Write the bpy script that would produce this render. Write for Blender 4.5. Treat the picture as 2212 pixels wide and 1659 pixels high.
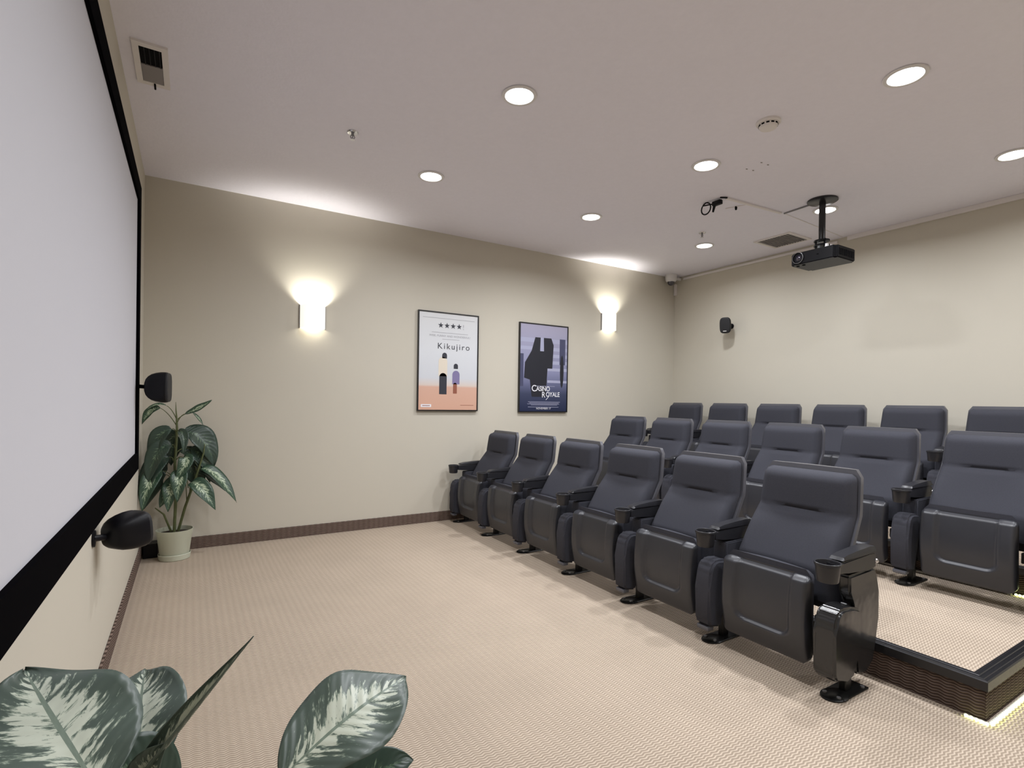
import bpy, bmesh, math, random
from mathutils import Vector, Matrix, Euler
random.seed(7)
for o in list(bpy.data.objects): bpy.data.objects.remove(o)
S = bpy.context.scene
COL = S.collection
PI = math.pi

# ------------------------------------------------------------------ camera
cam_d = bpy.data.cameras.new('camera'); cam = bpy.data.objects.new('camera', cam_d); COL.objects.link(cam)
YAW, PIT, ROL, F = 1.0195, -0.0062, 0.0152, 1139.4
fw = Vector((math.cos(YAW)*math.cos(PIT), math.sin(YAW)*math.cos(PIT), math.sin(PIT)))
rt = Vector((math.sin(YAW), -math.cos(YAW), 0)); up = rt.cross(fw)
r2 = math.cos(ROL)*rt + math.sin(ROL)*up; u2 = -math.sin(ROL)*rt + math.cos(ROL)*up
M = Matrix((r2, u2, -fw)).transposed().to_4x4(); M.translation = (0.3272, -5.1795, 1.2782)
cam.matrix_world = M
cam_d.sensor_fit = 'HORIZONTAL'; cam_d.sensor_width = 36; cam_d.lens = 36*F/2212
cam_d.shift_x = -5.7/2212; cam_d.shift_y = 45.15/2212; cam_d.clip_start = .05
S.camera = cam
# ------------------------------------------------------------------ world, exposure
w = bpy.data.worlds.new('world'); S.world = w; w.use_nodes = True
w.node_tree.nodes['Background'].inputs[0].default_value = (.8, .85, 1, 1)
w.node_tree.nodes['Background'].inputs[1].default_value = .05
S.view_settings.view_transform = 'Standard'; S.view_settings.look = 'None'
S.view_settings.gamma = 1; S.view_settings.use_curve_mapping = False
S.view_settings.exposure = 0.27
DOWN_W = 17.0      # watts of each ceiling downlight
SCONCE_UP, SCONCE_DN = 27.0, .9
DOWN_COL = (.955, .98, 1.03); SCONCE_COL = (1, .97, .88)

# ------------------------------------------------------------------ helpers
def setp(o, **k):
    for a, b in k.items():
        if b is not None: o[a] = b
    return o
def tag(o, label, cat, group=None): return setp(o, label=label, category=cat, group=group)
def thing(name, label, cat, loc=(0, 0, 0), group=None, rot=(0, 0, 0)):
    o = bpy.data.objects.new(name, None); COL.objects.link(o); o.location = loc; o.rotation_euler = rot
    o.empty_display_size = .1
    return tag(o, label, cat, group)
def mesh_obj(name, me, parent=None):
    o = bpy.data.objects.new(name, me); COL.objects.link(o)
    if parent: o.parent = parent
    return o
def obj(name, bm, mat, parent=None, smooth=False, angle=35):
    bmesh.ops.recalc_face_normals(bm, faces=bm.faces[:])
    me = bpy.data.meshes.new(name); bm.to_mesh(me); bm.free()
    for m in (mat if isinstance(mat, (list, tuple)) else [mat]): me.materials.append(m)
    if smooth:
        for p in me.polygons: p.use_smooth = True
        me.set_sharp_from_angle(angle=math.radians(angle))
    return mesh_obj(name, me, parent)
def new(): return bmesh.new()
def box(bm, x0, x1, y0, y1, z0, z1, bev=0, seg=2, mtx=None):
    r = bmesh.ops.create_cube(bm, size=1)
    vs = r['verts']
    for v in vs:
        v.co = Vector((x0+(v.co.x+.5)*(x1-x0), y0+(v.co.y+.5)*(y1-y0), z0+(v.co.z+.5)*(z1-z0)))
    if bev:
        es = list({e for v in vs for e in v.link_edges})
        r = bmesh.ops.bevel(bm, geom=es, offset=bev, segments=seg, affect='EDGES', profile=.5)
        vs = list({v for f in r['faces'] for v in f.verts} | {v for v in vs if v.is_valid})
    if mtx: bmesh.ops.transform(bm, matrix=mtx, verts=vs)
    return vs
def tube(bm, pts, rad, n=8, cap=True):
    pts = [Vector(p) for p in pts]; rings = []
    rads = rad if isinstance(rad, (list, tuple)) else [rad]*len(pts)
    prev = None
    for i, p in enumerate(pts):
        t = (pts[min(i+1, len(pts)-1)]-pts[max(i-1, 0)]).normalized()
        if prev is None:
            a = t.orthogonal().normalized()
        else:
            a = (prev - t*prev.dot(t)).normalized()
        prev = a; b = t.cross(a)
        rings.append([bm.verts.new(p+rads[i]*(math.cos(2*PI*k/n)*a+math.sin(2*PI*k/n)*b)) for k in range(n)])
    for i in range(len(rings)-1):
        for k in range(n):
            bm.faces.new((rings[i][k], rings[i][(k+1) % n], rings[i+1][(k+1) % n], rings[i+1][k]))
    if cap:
        bm.faces.new(rings[0][::-1]); bm.faces.new(rings[-1])
def lathe(bm, prof, cx=0, cy=0, n=24, sx=1, sy=1):
    """prof: list of (r, z) bottom to top or any path; r=0 ends collapse"""
    rings = []
    for r, z in prof:
        if r < 1e-6: rings.append([bm.verts.new((cx, cy, z))])
        else: rings.append([bm.verts.new((cx+sx*r*math.cos(2*PI*k/n), cy+sy*r*math.sin(2*PI*k/n), z)) for k in range(n)])
    for a, b in zip(rings, rings[1:]):
        for k in range(n):
            k2 = (k+1) % n
            if len(a) == 1 and len(b) == 1: continue
            if len(a) == 1: bm.faces.new((a[0], b[k2], b[k]))
            elif len(b) == 1: bm.faces.new((a[k], a[k2], b[0]))
            else: bm.faces.new((a[k], a[k2], b[k2], b[k]))
def prism(bm, poly, axis, a, b):
    """extrude 2D polygon along axis (0,1,2) from a to b"""
    def P(u, v, h):
        return {0: (h, u, v), 1: (u, h, v), 2: (u, v, h)}[axis]
    A = [bm.verts.new(P(u, v, a)) for u, v in poly]; B = [bm.verts.new(P(u, v, b)) for u, v in poly]
    bm.faces.new(A[::-1]); bm.faces.new(B); n = len(poly)
    for i in range(n): bm.faces.new((A[i], A[(i+1) % n], B[(i+1) % n], B[i]))
    return A+B
def sst(a, b, x):
    t = max(0, min(1, (x-a)/(b-a))); return t*t*(3-2*t)

# ------------------------------------------------------------------ materials
def mat(name, col, rough=.6, metal=0, spec=.5, emis=None, estr=0, bump=None, noise=None, coat=0):
    m = bpy.data.materials.new(name); m.use_nodes = True; nt = m.node_tree; b = nt.nodes['Principled BSDF']
    b.inputs['Base Color'].default_value = (*col, 1); b.inputs['Roughness'].default_value = rough
    b.inputs['Metallic'].default_value = metal; b.inputs['Specular IOR Level'].default_value = spec
    b.inputs['Coat Weight'].default_value = coat
    if emis: b.inputs['Emission Color'].default_value = (*emis, 1); b.inputs['Emission Strength'].default_value = estr
    tc = nt.nodes.new('ShaderNodeTexCoord')
    if noise:   # (scale, amount) brightness variation
        n = nt.nodes.new('ShaderNodeTexNoise'); n.inputs['Scale'].default_value = noise[0]; n.inputs['Detail'].default_value = 4
        nt.links.new(tc.outputs['Object'], n.inputs['Vector'])
        mx = nt.nodes.new('ShaderNodeMix'); mx.data_type = 'RGBA'
        a = noise[1]
        mx.inputs[6].default_value = (*[c*(1-a) for c in col], 1); mx.inputs[7].default_value = (*[min(1, c*(1+a)) for c in col], 1)
        nt.links.new(n.outputs['Fac'], mx.inputs[0]); nt.links.new(mx.outputs[2], b.inputs['Base Color'])
    if bump:    # (scale, strength, distance)
        n = nt.nodes.new('ShaderNodeTexNoise'); n.inputs['Scale'].default_value = bump[0]; n.inputs['Detail'].default_value = 3
        nt.links.new(tc.outputs['Object'], n.inputs['Vector'])
        bp = nt.nodes.new('ShaderNodeBump'); bp.inputs['Strength'].default_value = bump[1]; bp.inputs['Distance'].default_value = bump[2]
        nt.links.new(n.outputs['Fac'], bp.inputs['Height']); nt.links.new(bp.outputs[0], b.inputs['Normal'])
    return m
def carpet(name, across, along, hi, lo, period=.0125, wav=.036, dist=.004):
    """ribbed loop carpet: wavy cords running along one axis, stacked along another"""
    m = bpy.data.materials.new(name); m.use_nodes = True; nt = m.node_tree; b = nt.nodes['Principled BSDF']
    N = nt.nodes.new; Lk = nt.links.new
    tc = N('ShaderNodeTexCoord'); sp = N('ShaderNodeSeparateXYZ'); Lk(tc.outputs['Object'], sp.inputs[0])
    def mth(op, a, b=None, c=None):
        n = N('ShaderNodeMath'); n.operation = op
        for i, x in enumerate((a, b, c)):
            if x is None: continue
            if isinstance(x, (int, float)): n.inputs[i].default_value = x
            else: Lk(x, n.inputs[i])
        return n.outputs[0]
    nz = N('ShaderNodeTexNoise'); nz.inputs['Scale'].default_value = 45; nz.inputs['Detail'].default_value = 2
    Lk(tc.outputs['Object'], nz.inputs['Vector'])
    jit = mth('MULTIPLY', mth('SUBTRACT', nz.outputs['Fac'], .5), 1.6)
    s = mth('MULTIPLY', sp.outputs['XYZ'.index(along)], 2*PI/wav)
    wv = mth('MULTIPLY', mth('SINE', s), 1.25)
    t = mth('MULTIPLY', sp.outputs['XYZ'.index(across)], 2*PI/period)
    ph = mth('ADD', mth('ADD', t, wv), jit)
    rib = mth('MULTIPLY_ADD', mth('SINE', ph), .5, .5)
    colm = mth('MULTIPLY_ADD', mth('SINE', mth('ADD', s, mth('MULTIPLY', jit, .8))), .5, .5)
    fine = N('ShaderNodeTexNoise'); fine.inputs['Scale'].default_value = 420; Lk(tc.outputs['Object'], fine.inputs['Vector'])
    h = mth('ADD', mth('MULTIPLY', rib, mth('MULTIPLY_ADD', colm, .30, .70)), mth('MULTIPLY', fine.outputs['Fac'], .25))
    mx = N('ShaderNodeMix'); mx.data_type = 'RGBA'; mx.inputs[6].default_value = (*lo, 1); mx.inputs[7].default_value = (*hi, 1)
    Lk(h, mx.inputs[0])
    big = N('ShaderNodeTexNoise'); big.inputs['Scale'].default_value = 3; big.inputs['Detail'].default_value = 5; Lk(tc.outputs['Object'], big.inputs['Vector'])
    hsv = N('ShaderNodeHueSaturation'); Lk(mx.outputs[2], hsv.inputs['Color'])
    Lk(mth('MULTIPLY_ADD', big.outputs['Fac'], .16, .92), hsv.inputs['Value'])
    Lk(hsv.outputs[0], b.inputs['Base Color'])
    bp = N('ShaderNodeBump'); bp.inputs['Strength'].default_value = .8; bp.inputs['Distance'].default_value = dist
    Lk(h, bp.inputs['Height']); Lk(bp.outputs[0], b.inputs['Normal'])
    b.inputs['Roughness'].default_value = .95; b.inputs['Specular IOR Level'].default_value = .1
    return m
WALLC = (.61, .572, .485)
m_wall = mat('wall_paint', WALLC, .75, spec=.25, bump=(160, .12, .002), noise=(1.2, .02))
m_ceil = mat('ceiling_paint', (.87, .85, .93), .9, spec=.1, bump=(55, .35, .004), noise=(30, .025))
CH, CL = (.64, .535, .425), (.30, .235, .178)
m_floor = carpet('carpet_floor', 'Y', 'X', CH, CL)
m_plat = carpet('carpet_platform', 'Y', 'X', CH, CL, period=.0135, wav=.027)
m_basex = carpet('carpet_base_shaded_x', 'Z', 'X', (.27, .20, .165), (.03, .016, .012), period=.0125, wav=.05)  # floor carpet darkened: shade on upright faces and in grooves put into the colour
m_basey = carpet('carpet_base_shaded_y', 'Z', 'Y', (.27, .20, .165), (.03, .016, .012), period=.0125, wav=.05)
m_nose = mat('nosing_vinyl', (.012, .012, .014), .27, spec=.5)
m_riserx = carpet('carpet_riser_shaded_x', 'Z', 'X', (.15, .112, .095), (.025, .015, .012), period=.0125, wav=.05)  # same carpet, darker still: the dim light on the risers is in the colour
m_risery = carpet('carpet_riser_shaded_y', 'Z', 'Y', (.15, .112, .095), (.025, .015, .012), period=.0125, wav=.05)
m_fabric = mat('charcoal_fabric', (.043, .044, .056), .85, spec=.3, bump=(700, .35, .0012), noise=(240, .22))
m_pan = mat('charcoal_vinyl_pan', (.034, .035, .042), .36, spec=.55, bump=(320, .12, .0006), noise=(9, .12))
m_shell = mat('charcoal_plastic_shell', (.10, .10, .115), .25, spec=.55, bump=(500, .1, .0005))
m_black = mat('black_plastic', (.006, .006, .008), .4, spec=.18)
m_arm = mat('black_arm_plastic', (.022, .022, .026), .33, spec=.45)
m_gloss = mat('glossy_black_cover', (.02, .02, .021), .2, spec=.6, bump=(4, .5, .02))
m_steel = mat('black_steel', (.01, .01, .01), .3, metal=.3)
m_chrome = mat('chrome', (.7, .7, .72), .15, metal=1)
m_grey = mat('grey_metal', (.25, .25, .26), .4, metal=.6)
m_dark = mat('dark_void', (.006, .006, .007), .9, spec=.1)
m_white = mat('white_enamel', (.75, .73, .72), .4)
m_offw = mat('off_white_raceway', (.80, .76, .74), .5)
m_screen = mat('screen_fabric', (.61, .61, .655), .9, spec=.1, bump=(900, .08, .0004))
m_velvet = mat('black_velvet', (.002, .0018, .0026), 1, spec=.02)
m_lens = mat('lamp_lens', (.9, .9, .9), .4, emis=(1, .98, .96), estr=9)
m_shade = mat('sconce_glass', (.85, .82, .72), .5, emis=(1, .95, .84), estr=.7, noise=(25, .05))
m_led = mat('led_tape', (.8, .8, .6), .4, emis=(.86, 1, .42), estr=14)
m_tapeoff = mat('led_tape_off', (.75, .73, .68), .5)
m_pot = mat('cream_plastic_pot', (.58, .60, .48), .45, noise=(6, .06))
m_soil = mat('potting_soil', (.05, .035, .025), .95, bump=(120, .8, .01), noise=(60, .4))
m_stem = mat('plant_stem', (.10, .12, .045), .6, noise=(40, .3))

def structure(name, bm, m, **k):
    o = obj(name, bm, m, **k); o['kind'] = 'structure'; return o

# ------------------------------------------------------------------ room shell
L, W, H = 6.137, 7.4, 3.05
P1, P2, PY = 3.10, 4.56, -4.37
Z1, Z2 = .165, .33
bm = new(); box(bm, -.15, L+.15, -W-.15, .15, -.1, 0); structure('floor', bm, m_floor)
bm = new(); box(bm, -.15, L+.15, -W-.15, .15, H, H+.1); ceil = structure('ceiling', bm, m_ceil)
bm = new(); box(bm, -.15, 0, -W-.15, .15, 0, H); structure('wall_front', bm, m_wall)
bm = new(); box(bm, 0, L, 0, .15, 0, H); structure('wall_left', bm, m_wall)
bm = new(); box(bm, L, L+.15, -W-.15, .15, 0, H); structure('wall_back', bm, m_wall)
bm = new(); box(bm, 0, L, -W-.15, -W, 0, H); structure('wall_right', bm, m_wall)
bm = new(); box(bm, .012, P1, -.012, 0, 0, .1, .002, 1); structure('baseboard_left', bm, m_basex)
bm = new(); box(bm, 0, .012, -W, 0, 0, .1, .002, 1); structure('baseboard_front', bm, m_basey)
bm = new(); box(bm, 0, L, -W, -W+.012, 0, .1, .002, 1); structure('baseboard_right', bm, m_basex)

X_END = L-.004
def platform(name, x0, z0, z1, label):
    t = thing(name, label, 'platform', (0, 0, 0), 'carpeted seating tiers')
    bm = new(); box(bm, x0+.004, X_END, PY+.004, -.012, z0, z1-.002); obj('deck', bm, m_plat, t)
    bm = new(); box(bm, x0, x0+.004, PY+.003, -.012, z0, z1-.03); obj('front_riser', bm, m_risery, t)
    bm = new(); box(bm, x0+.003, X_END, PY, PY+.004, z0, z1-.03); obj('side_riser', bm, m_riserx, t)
    # nosings: L-profile with ribbed top, mitred at the corner
    def nose(prof, front, xe=X_END):
        bm = new(); n = len(prof); A = []; B = []
        for d, z in prof:     # d = inward distance from the face (negative = proud)
            if front:
                A.append(bm.verts.new((x0+d, PY+d, z1+z))); B.append(bm.verts.new((x0+d, -.012, z1+z)))
            else:
                A.append(bm.verts.new((x0+d, PY+d, z1+z))); B.append(bm.verts.new((xe, PY+d, z1+z)))
        bm.faces.new(A); bm.faces.new(B[::-1])
        for i in range(n): bm.faces.new((A[i], A[(i+1) % n], B[(i+1) % n], B[i]))
        return obj('nosing', bm, m_nose, t)
    prof = [(.058, -.001), (.056, .003), (.050, .003), (.047, .0055), (.034, .0055), (.031, .004), (.028, .004), (.025, .0055), (.012, .0055),
            (.009, .0045), (.006, .006), (-.004, .005), (-.009, .001), (-.009, -.036), (-.006, -.038), (-.001, -.038), (-.001, -.001)]
    nose(prof, True); nose(prof, False, P2-.012 if z0 == 0 else X_END)
    return t
platform('seating_platform', P1, 0, Z1, 'low carpeted platform directly behind the front row of seats')
platform('seating_platform', P2, Z1, Z2, 'upper carpeted platform behind the middle row, carrying the back row')

# LED tape along the foot of the platform
def led_tape(x0, z, label, run):
    t = thing('light_strip', label, 'light strip')
    bm = new(); r = .004
    for (xa, xb, ya, yb) in run: box(bm, xa, xb, ya, yb, z, z+.010, .001, 1)
    obj('tape', bm, m_tapeoff, t)
    bm = new()
    for (xa, xb, ya, yb) in run:
        long = max(xb-xa, yb-ya); n = int(long/.0165)
        for i in range(n):
            f = (i+.5)/n
            if xb-xa > yb-ya: cx, cy = xa+f*(xb-xa), ya
            else: cx, cy = xa, ya+f*(yb-ya)
            bmesh.ops.create_icosphere(bm, subdivisions=1, radius=.0062, matrix=Matrix.Translation((cx, cy, z+.006)))
    o = obj('diode', bm, m_led, t); o['kind'] = 'stuff'
led_tape(P1, 0, 'glowing white light strip along the foot of the low platform, right edge', [(P1-.012, L-.1, PY-.019, PY-.011), (P1-.019, P1-.011, PY-.019, PY+.065)])
led_tape(P2, Z1, 'glowing light strip along the foot of the upper platform beside the middle row', [(P2-.012, L-.1, PY-.019, PY-.011), (P2-.019, P2-.011, PY-.019, PY+.30)])
bm = new(); box(bm, P2-.032, P2-.011, PY+.31, -.3, Z1, Z1+.012, .003, 2)
tag(obj('edge_strip', bm, m_tapeoff), 'thin pale strip along the foot of the upper riser, under the middle row', 'trim strip')

# ------------------------------------------------------------------ cinema seats
def grid_solid(bm, nu, nv, front, back):
    """closed shell from two (u,v)->xyz maps, u,v in 0..1"""
    Fv = [[bm.verts.new(front(i/nu, j/nv)) for i in range(nu+1)] for j in range(nv+1)]
    Bv = [[bm.verts.new(back(i/nu, j/nv)) for i in range(nu+1)] for j in range(nv+1)]
    for j in range(nv):
        for i in range(nu):
            bm.faces.new((Fv[j][i], Fv[j][i+1], Fv[j+1][i+1], Fv[j+1][i]))
            bm.faces.new((Bv[j][i], Bv[j+1][i], Bv[j+1][i+1], Bv[j][i+1]))
    for i in range(nu):
        bm.faces.new((Fv[0][i], Bv[0][i], Bv[0][i+1], Fv[0][i+1])); bm.faces.new((Fv[nv][i], Fv[nv][i+1], Bv[nv][i+1], Bv[nv][i]))
    for j in range(nv):
        bm.faces.new((Fv[j][0], Fv[j+1][0], Bv[j+1][0], Bv[j][0])); bm.faces.new((Fv[j][nu], Bv[j][nu], Bv[j+1][nu], Fv[j+1][nu]))

ZB0, ZB1 = .36, .945          # back cushion bottom/top
def lean(z): return -.228 + max(0, min(z, .75)-.5)*.60 + .14*max(0, z-.75)     # front plane of back cushion, local x
def back_hw(v, grow=0):
    hw = .266 - .026*v - .006*v*v
    r = .035                     # rounded top corners
    d = 1-v; d *= (ZB1-ZB0)
    if d < r: hw -= r*.75*(1-math.sqrt(max(0, 1-((r-d)/r)**2)))
    return hw+grow
def back_cushion():
    bm = new()
    vs = .655
    def front(u, v):
        v = v**.92
        z = ZB0+v*(ZB1-ZB0); s = 2*u-1
        hw = back_hw(v); y = -s*hw
        edge = min(1, (1-abs(s))*hw/.045)
        rd = math.sqrt(max(0, 1-(1-edge)**2))      # pillow edge
        top = min(1, (1-v)*(ZB1-ZB0)/.05); rt_ = math.sqrt(max(0, 1-(1-top)**2))
        if v > vs:    # head pad: fullest just above the seam
            f = (v-vs)/(1-vs); bulge = .001+.007*(1-abs(s)**2.2)*sst(-.1, .75, f)
        else:         # lumbar: dished in the middle, wings at the sides
            f = (vs-v)/vs; bulge = .002 + .030*(s*s-.15)*sst(0, .3, f)*(1-.4*f)
        groove = .022*math.exp(-((v-vs)/.014)**2)*(.2+.8*sst(.62, .38, abs(s)))
        x = lean(z) - (bulge)*min(rd, rt_) + groove + .05*(1-rd*rt_)
        return Vector((x, y, z))
    def bk(u, v):
        v = v**.92
        z = ZB0+v*(ZB1-ZB0); s = 2*u-1
        return Vector((lean(z)+.066, -s*back_hw(v)*.985, z))
    grid_solid(bm, 26, 42, front, bk)
    return bm
def back_shell():
    bm = new()
    def sh(off, g):
        def f(u, v):
            z = .30+v*(.968-.30); s = 2*u-1
            vv = max(0, min(1, (z-.02-ZB0)/(ZB1-ZB0)))
            d = .968-z; r = .03; hw = .274-.028*vv-.004*vv*vv
            if d < r: hw -= r*.8*(1-math.sqrt(max(0, 1-((r-d)/r)**2)))
            return Vector((lean(z)+off+g*(s*s), -s*hw, z))
        return f
    grid_solid(bm, 10, 18, sh(.080, -.008), sh(.120, -.022))
    es = [e for e in bm.edges if len(e.link_faces) == 2 and e.calc_face_angle(0) > 1.0]
    bmesh.ops.bevel(bm, geom=es, offset=.007, segments=2, affect='EDGES')
    return bm
def rr_pan(u, v, z0, z1, hw, r=.05):
    """rounded-rectangle mapping for the tipped-up pan (u across, v up)"""
    s = 2*u-1; z = z0+v*(z1-z0)
    h = hw
    db = z-z0
    dt = z1-z
    if db < r: h -= r*(1-math.sqrt(max(0, 1-((r-db)/r)**2)))*.9
    if dt < r*.6: h -= r*.6*(1-math.sqrt(max(0, 1-((r*.6-dt)/(r*.6))**2)))*.9
    return -s*h, z
def pan_shell():
    bm = new(); z0, z1, hw = .095, .500, .222
    def front(u, v):
        y, z = rr_pan(u, v, z0, z1, hw)
        x = -.395 - .022*math.sin(PI*min(1, v*1.05)) + .02*(1-v)**2
        # U-shaped panel recessed into the pan: open at the top
        r = .05; ay = abs(y); zb = .205; hwp = .140
        dx = ay-(hwp-r); dz = (zb+r)-z
        d = (math.hypot(max(dx, 0), max(dz, 0))-r) if (dx > 0 and dz > 0) else max(ay-hwp, zb-z)
        x += .021*sst(.007, -.006, d) if d > -.5 else 0
        x += .030*max(0, .024-(z1-z))/.024
        e = min(1, (hw-ay)/.02, (z-z0)/.02 if z-z0 > 0 else 0, (z1-z)/.012 if z1-z > 0 else 0); e = max(0, e)
        x += .014*(1-math.sqrt(1-(1-e)**2))
        return Vector((x, y, z))
    def bk(u, v):
        y, z = rr_pan(u, v, z0, z1, hw); return Vector((-.352+.02*(1-v)**2, y*.995, z))
    grid_solid(bm, 44, 72, front, bk)
    return bm
def pan_cushion():
    bm = new(); z0, z1, hw = .105, .526, .218
    def front(u, v):
        y, z = rr_pan(u, v, z0, z1, hw); return Vector((-.351+.02*(1-v)**2, y, z))
    def bk(u, v):
        y, z = rr_pan(u, v, z0, z1-.012, hw-.01)
        e = max(0, min(1, (hw-.01-abs(y))/.04, (z-z0)/.05 if z > z0 else 0, (z1-.012-z)/.05))
        return Vector((-.312+.045*math.sqrt(1-(1-e)**2), y, z+.008*math.sin(PI*u)*v))
    grid_solid(bm, 16, 14, front, bk)
    return bm
def standard(parent, end):
    """the side frame on the -y side of a seat, with its armrest; origin y = arm centre"""
    t = parent; y0 = parent['_ay']
    # armrest body, cup holder, pad
    bm = new()
    pr = [(-.375, .597), (-.10, .603), (-.055, .603), (-.05, .590), (-.055, .535), (-.12, .527), (-.30, .545), (-.375, .552)]
    vs = prism(bm, [(x, z) for x, z in pr], 1, y0-.031, y0+.031)
    bmesh.ops.bevel(bm, geom=bm.edges[:], offset=.006, segments=2, affect='EDGES')
    arm = obj('armrest', bm, m_arm, t, True, 50)
    bm = new()
    lathe(bm, [(0, .520), (.041, .520), (.044, .525), (.050, .590), (.0535, .592), (.0535, .602), (.051, .604), (.0475, .603), (.046, .598), (.039, .53), (0, .53)], -.412, y0, 28)
    obj('cup_holder', bm, m_arm, arm, True, 40)
    bm = new()
    prof = [(-.345, .604), (-.335, .617), (-.29, .625), (-.20, .632), (-.10, .637), (-.06, .634), (-.05, .622), (-.052, .606)]
    n = len(prof); A = []
    for k, yy in enumerate((-.032, -.026, 0, .026, .032)):
        A.append([bm.verts.new((x, y0+yy, (z if abs(yy) < .03 else .605+(z-.605)*.35))) for x, z in prof])
    for a, b in zip(A, A[1:]):
        for i in range(n-1): bm.faces.new((a[i], a[i+1], b[i+1], b[i]))
        bm.faces.new((a[n-1], a[0], b[0], b[n-1]))
    bm.faces.new(A[0]); bm.faces.new(A[-1][::-1])
    obj('arm_pad', bm, m_arm, arm, True, 40)
    bm = new(); bmesh.ops.create_uvsphere(bm, u_segments=12, v_segments=8, radius=.011, matrix=Matrix.Translation((-.052, y0-.030, .565)))
    obj('pivot_bolt', bm, m_chrome, arm, True)
    # side panel under the arm, back towards the riser
    bm = new()
    if end:
        pr = [(-.285, .528), (-.06, .535), (-.035, .50), (-.022, .42), (-.02, .30), (-.035, .18), (-.06, .10), (-.12, .06), (-.20, .07), (-.215, .20), (-.23, .40), (-.28, .45)]
        prism(bm, pr, 1, y0-.030, y0+.022)
        bmesh.ops.bevel(bm, geom=bm.edges[:], offset=.010, segments=3, affect='EDGES')
        obj('end_panel', bm, m_gloss, t, True, 50)
    else:
        pr = [(-.29, .53), (-.08, .535), (-.06, .42), (-.075, .20), (-.10, .12), (-.17, .12), (-.24, .24), (-.295, .34)]
        prism(bm, pr, 1, y0-.042, y0+.042)
        bmesh.ops.bevel(bm, geom=bm.edges[:], offset=.006, segments=2, affect='EDGES')
        obj('side_panel', bm, m_fabric, t, True, 50)
    # spring housing: the rounded block in front of the post
    bm = new()
    zt = .405 if end else .448
    pr = [(-.435, .13), (-.43, .30), (-.428, zt-.07), (-.415, zt-.03), (-.39, zt-.006), (-.36, zt), (-.28, zt-.008), (-.21, zt-.03), (-.205, .30) if end else (-.21, zt-.05),
          (-.23, .16) if end else (-.30, .30), (-.27, .085) if end else (-.31, .20), (-.33, .085), (-.42, .10)]
    prism(bm, pr, 1, y0-.050, y0+.048)
    bmesh.ops.bevel(bm, geom=bm.edges[:], offset=.013, segments=3, affect='EDGES')
    obj('spring_housing', bm, m_gloss if end else m_fabric, t, True, 60)
    if not end:
        bm = new(); box(bm, -.428, -.38, y0-.038, y0+.036, .074, .098, .006, 2)
        obj('housing_foot_cap', bm, m_shell, t, True)
    # post, brackets, bolts and floor plate
    bm = new()
    box(bm, -.275, -.225, y0-.016, y0+.016, .006, .40, .004, 1)
    box(bm, -.30, -.18, y0-.006, y0+.006, .12, .36, .002, 1)
    post = obj('post', bm, m_steel, t)
    for q in (.15, .19, .27):
        bm = new(); bmesh.ops.create_uvsphere(bm, u_segments=8, v_segments=6, radius=.007, matrix=Matrix.Translation((-.29, y0+.018, q)))
        obj('bolt', bm, m_chrome, post, True)
    bm = new()
    lathe(bm, [(0, 0), (.062, 0), (.062, .006), (.055, .010), (0, .010)], -.335, y0, 18, 1.15, .85)
    box(bm, -.36, -.14, y0-.05, y0+.05, 0, .009, .003, 1)
    pl = obj('foot_plate', bm, m_steel, t, True)
    for sx, sy in ((-.36, -.03), (-.36, .03), (-.17, .035), (-.17, -.035)):
        bm = new(); lathe(bm, [(0, .008), (.009, .008), (.009, .016), (0, .016)], sx, y0+sy, 6); obj('anchor_bolt', bm, m_grey, pl)
def far_arm(t, y0):
    """extra standard between the first seat and the wall"""
    t['_ay'] = y0; standard(t, False)
def make_seat(end, far):
    t = thing('cinema_seat', '', 'seat')
    obj('back_cushion', back_cushion(), m_fabric, t, True, 70)
    obj('back_shell', back_shell(), m_shell, t, True, 40)
    sp = obj('seat_pan', pan_shell(), m_pan, t, True, 60)
    obj('seat_cushion', pan_cushion(), m_fabric, t, True, 60)
    bm = new()
    bm.free()
    for s in (-1, 1):
        bm = new(); box(bm, -.34, -.18, s*.235-.008, s*.235+.008, .27, .33, .004, 1); obj('hinge_bracket', bm, m_steel, t)
    if far: t['_ay'] = .319; standard(t, False)
    t['_ay'] = -.319; standard(t, end)
    del t['_ay']
    return t
def copy_tree(o, parent=None):
    c = o.copy(); COL.objects.link(c); c.parent = parent
    for ch in o.children: copy_tree(ch, c)
    return c
kinds = {'mid': make_seat(False, False), 'far': make_seat(False, True), 'end': make_seat(True, False)}
used = set()
NTH = ['nearest the poster wall', 'second from the poster wall', 'third from the poster wall', 'fourth from the poster wall', 'fifth from the poster wall', 'last and nearest the camera']
rows = [('front row', P1, -.450, 0), ('middle row', P2-.02, -.775, Z1), ('back row', 5.84, -.475, Z2)]
for rn, x0, y0, z0 in rows:
    sp_ = .6365
    for k in range(6):
        kd = 'far' if k == 0 else 'end' if (k == 5) else 'mid'
        o = kinds[kd] if kd not in used else copy_tree(kinds[kd]); used.add(kd)
        o.location = (x0, y0-sp_*k, z0)
        lb = 'charcoal tip-up cinema seat in the %s, %s' % (rn, NTH[k])
        if rn == 'front row' and k == 5: lb = 'charcoal tip-up cinema seat in the front row, nearest the camera, with glossy end panel'
        if rn != 'front row' and k == 5: lb = 'charcoal tip-up cinema seat in the %s, cut by the right edge' % rn
        o['label'] = lb; o['group'] = 'tip-up cinema seats, ' + rn

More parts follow.
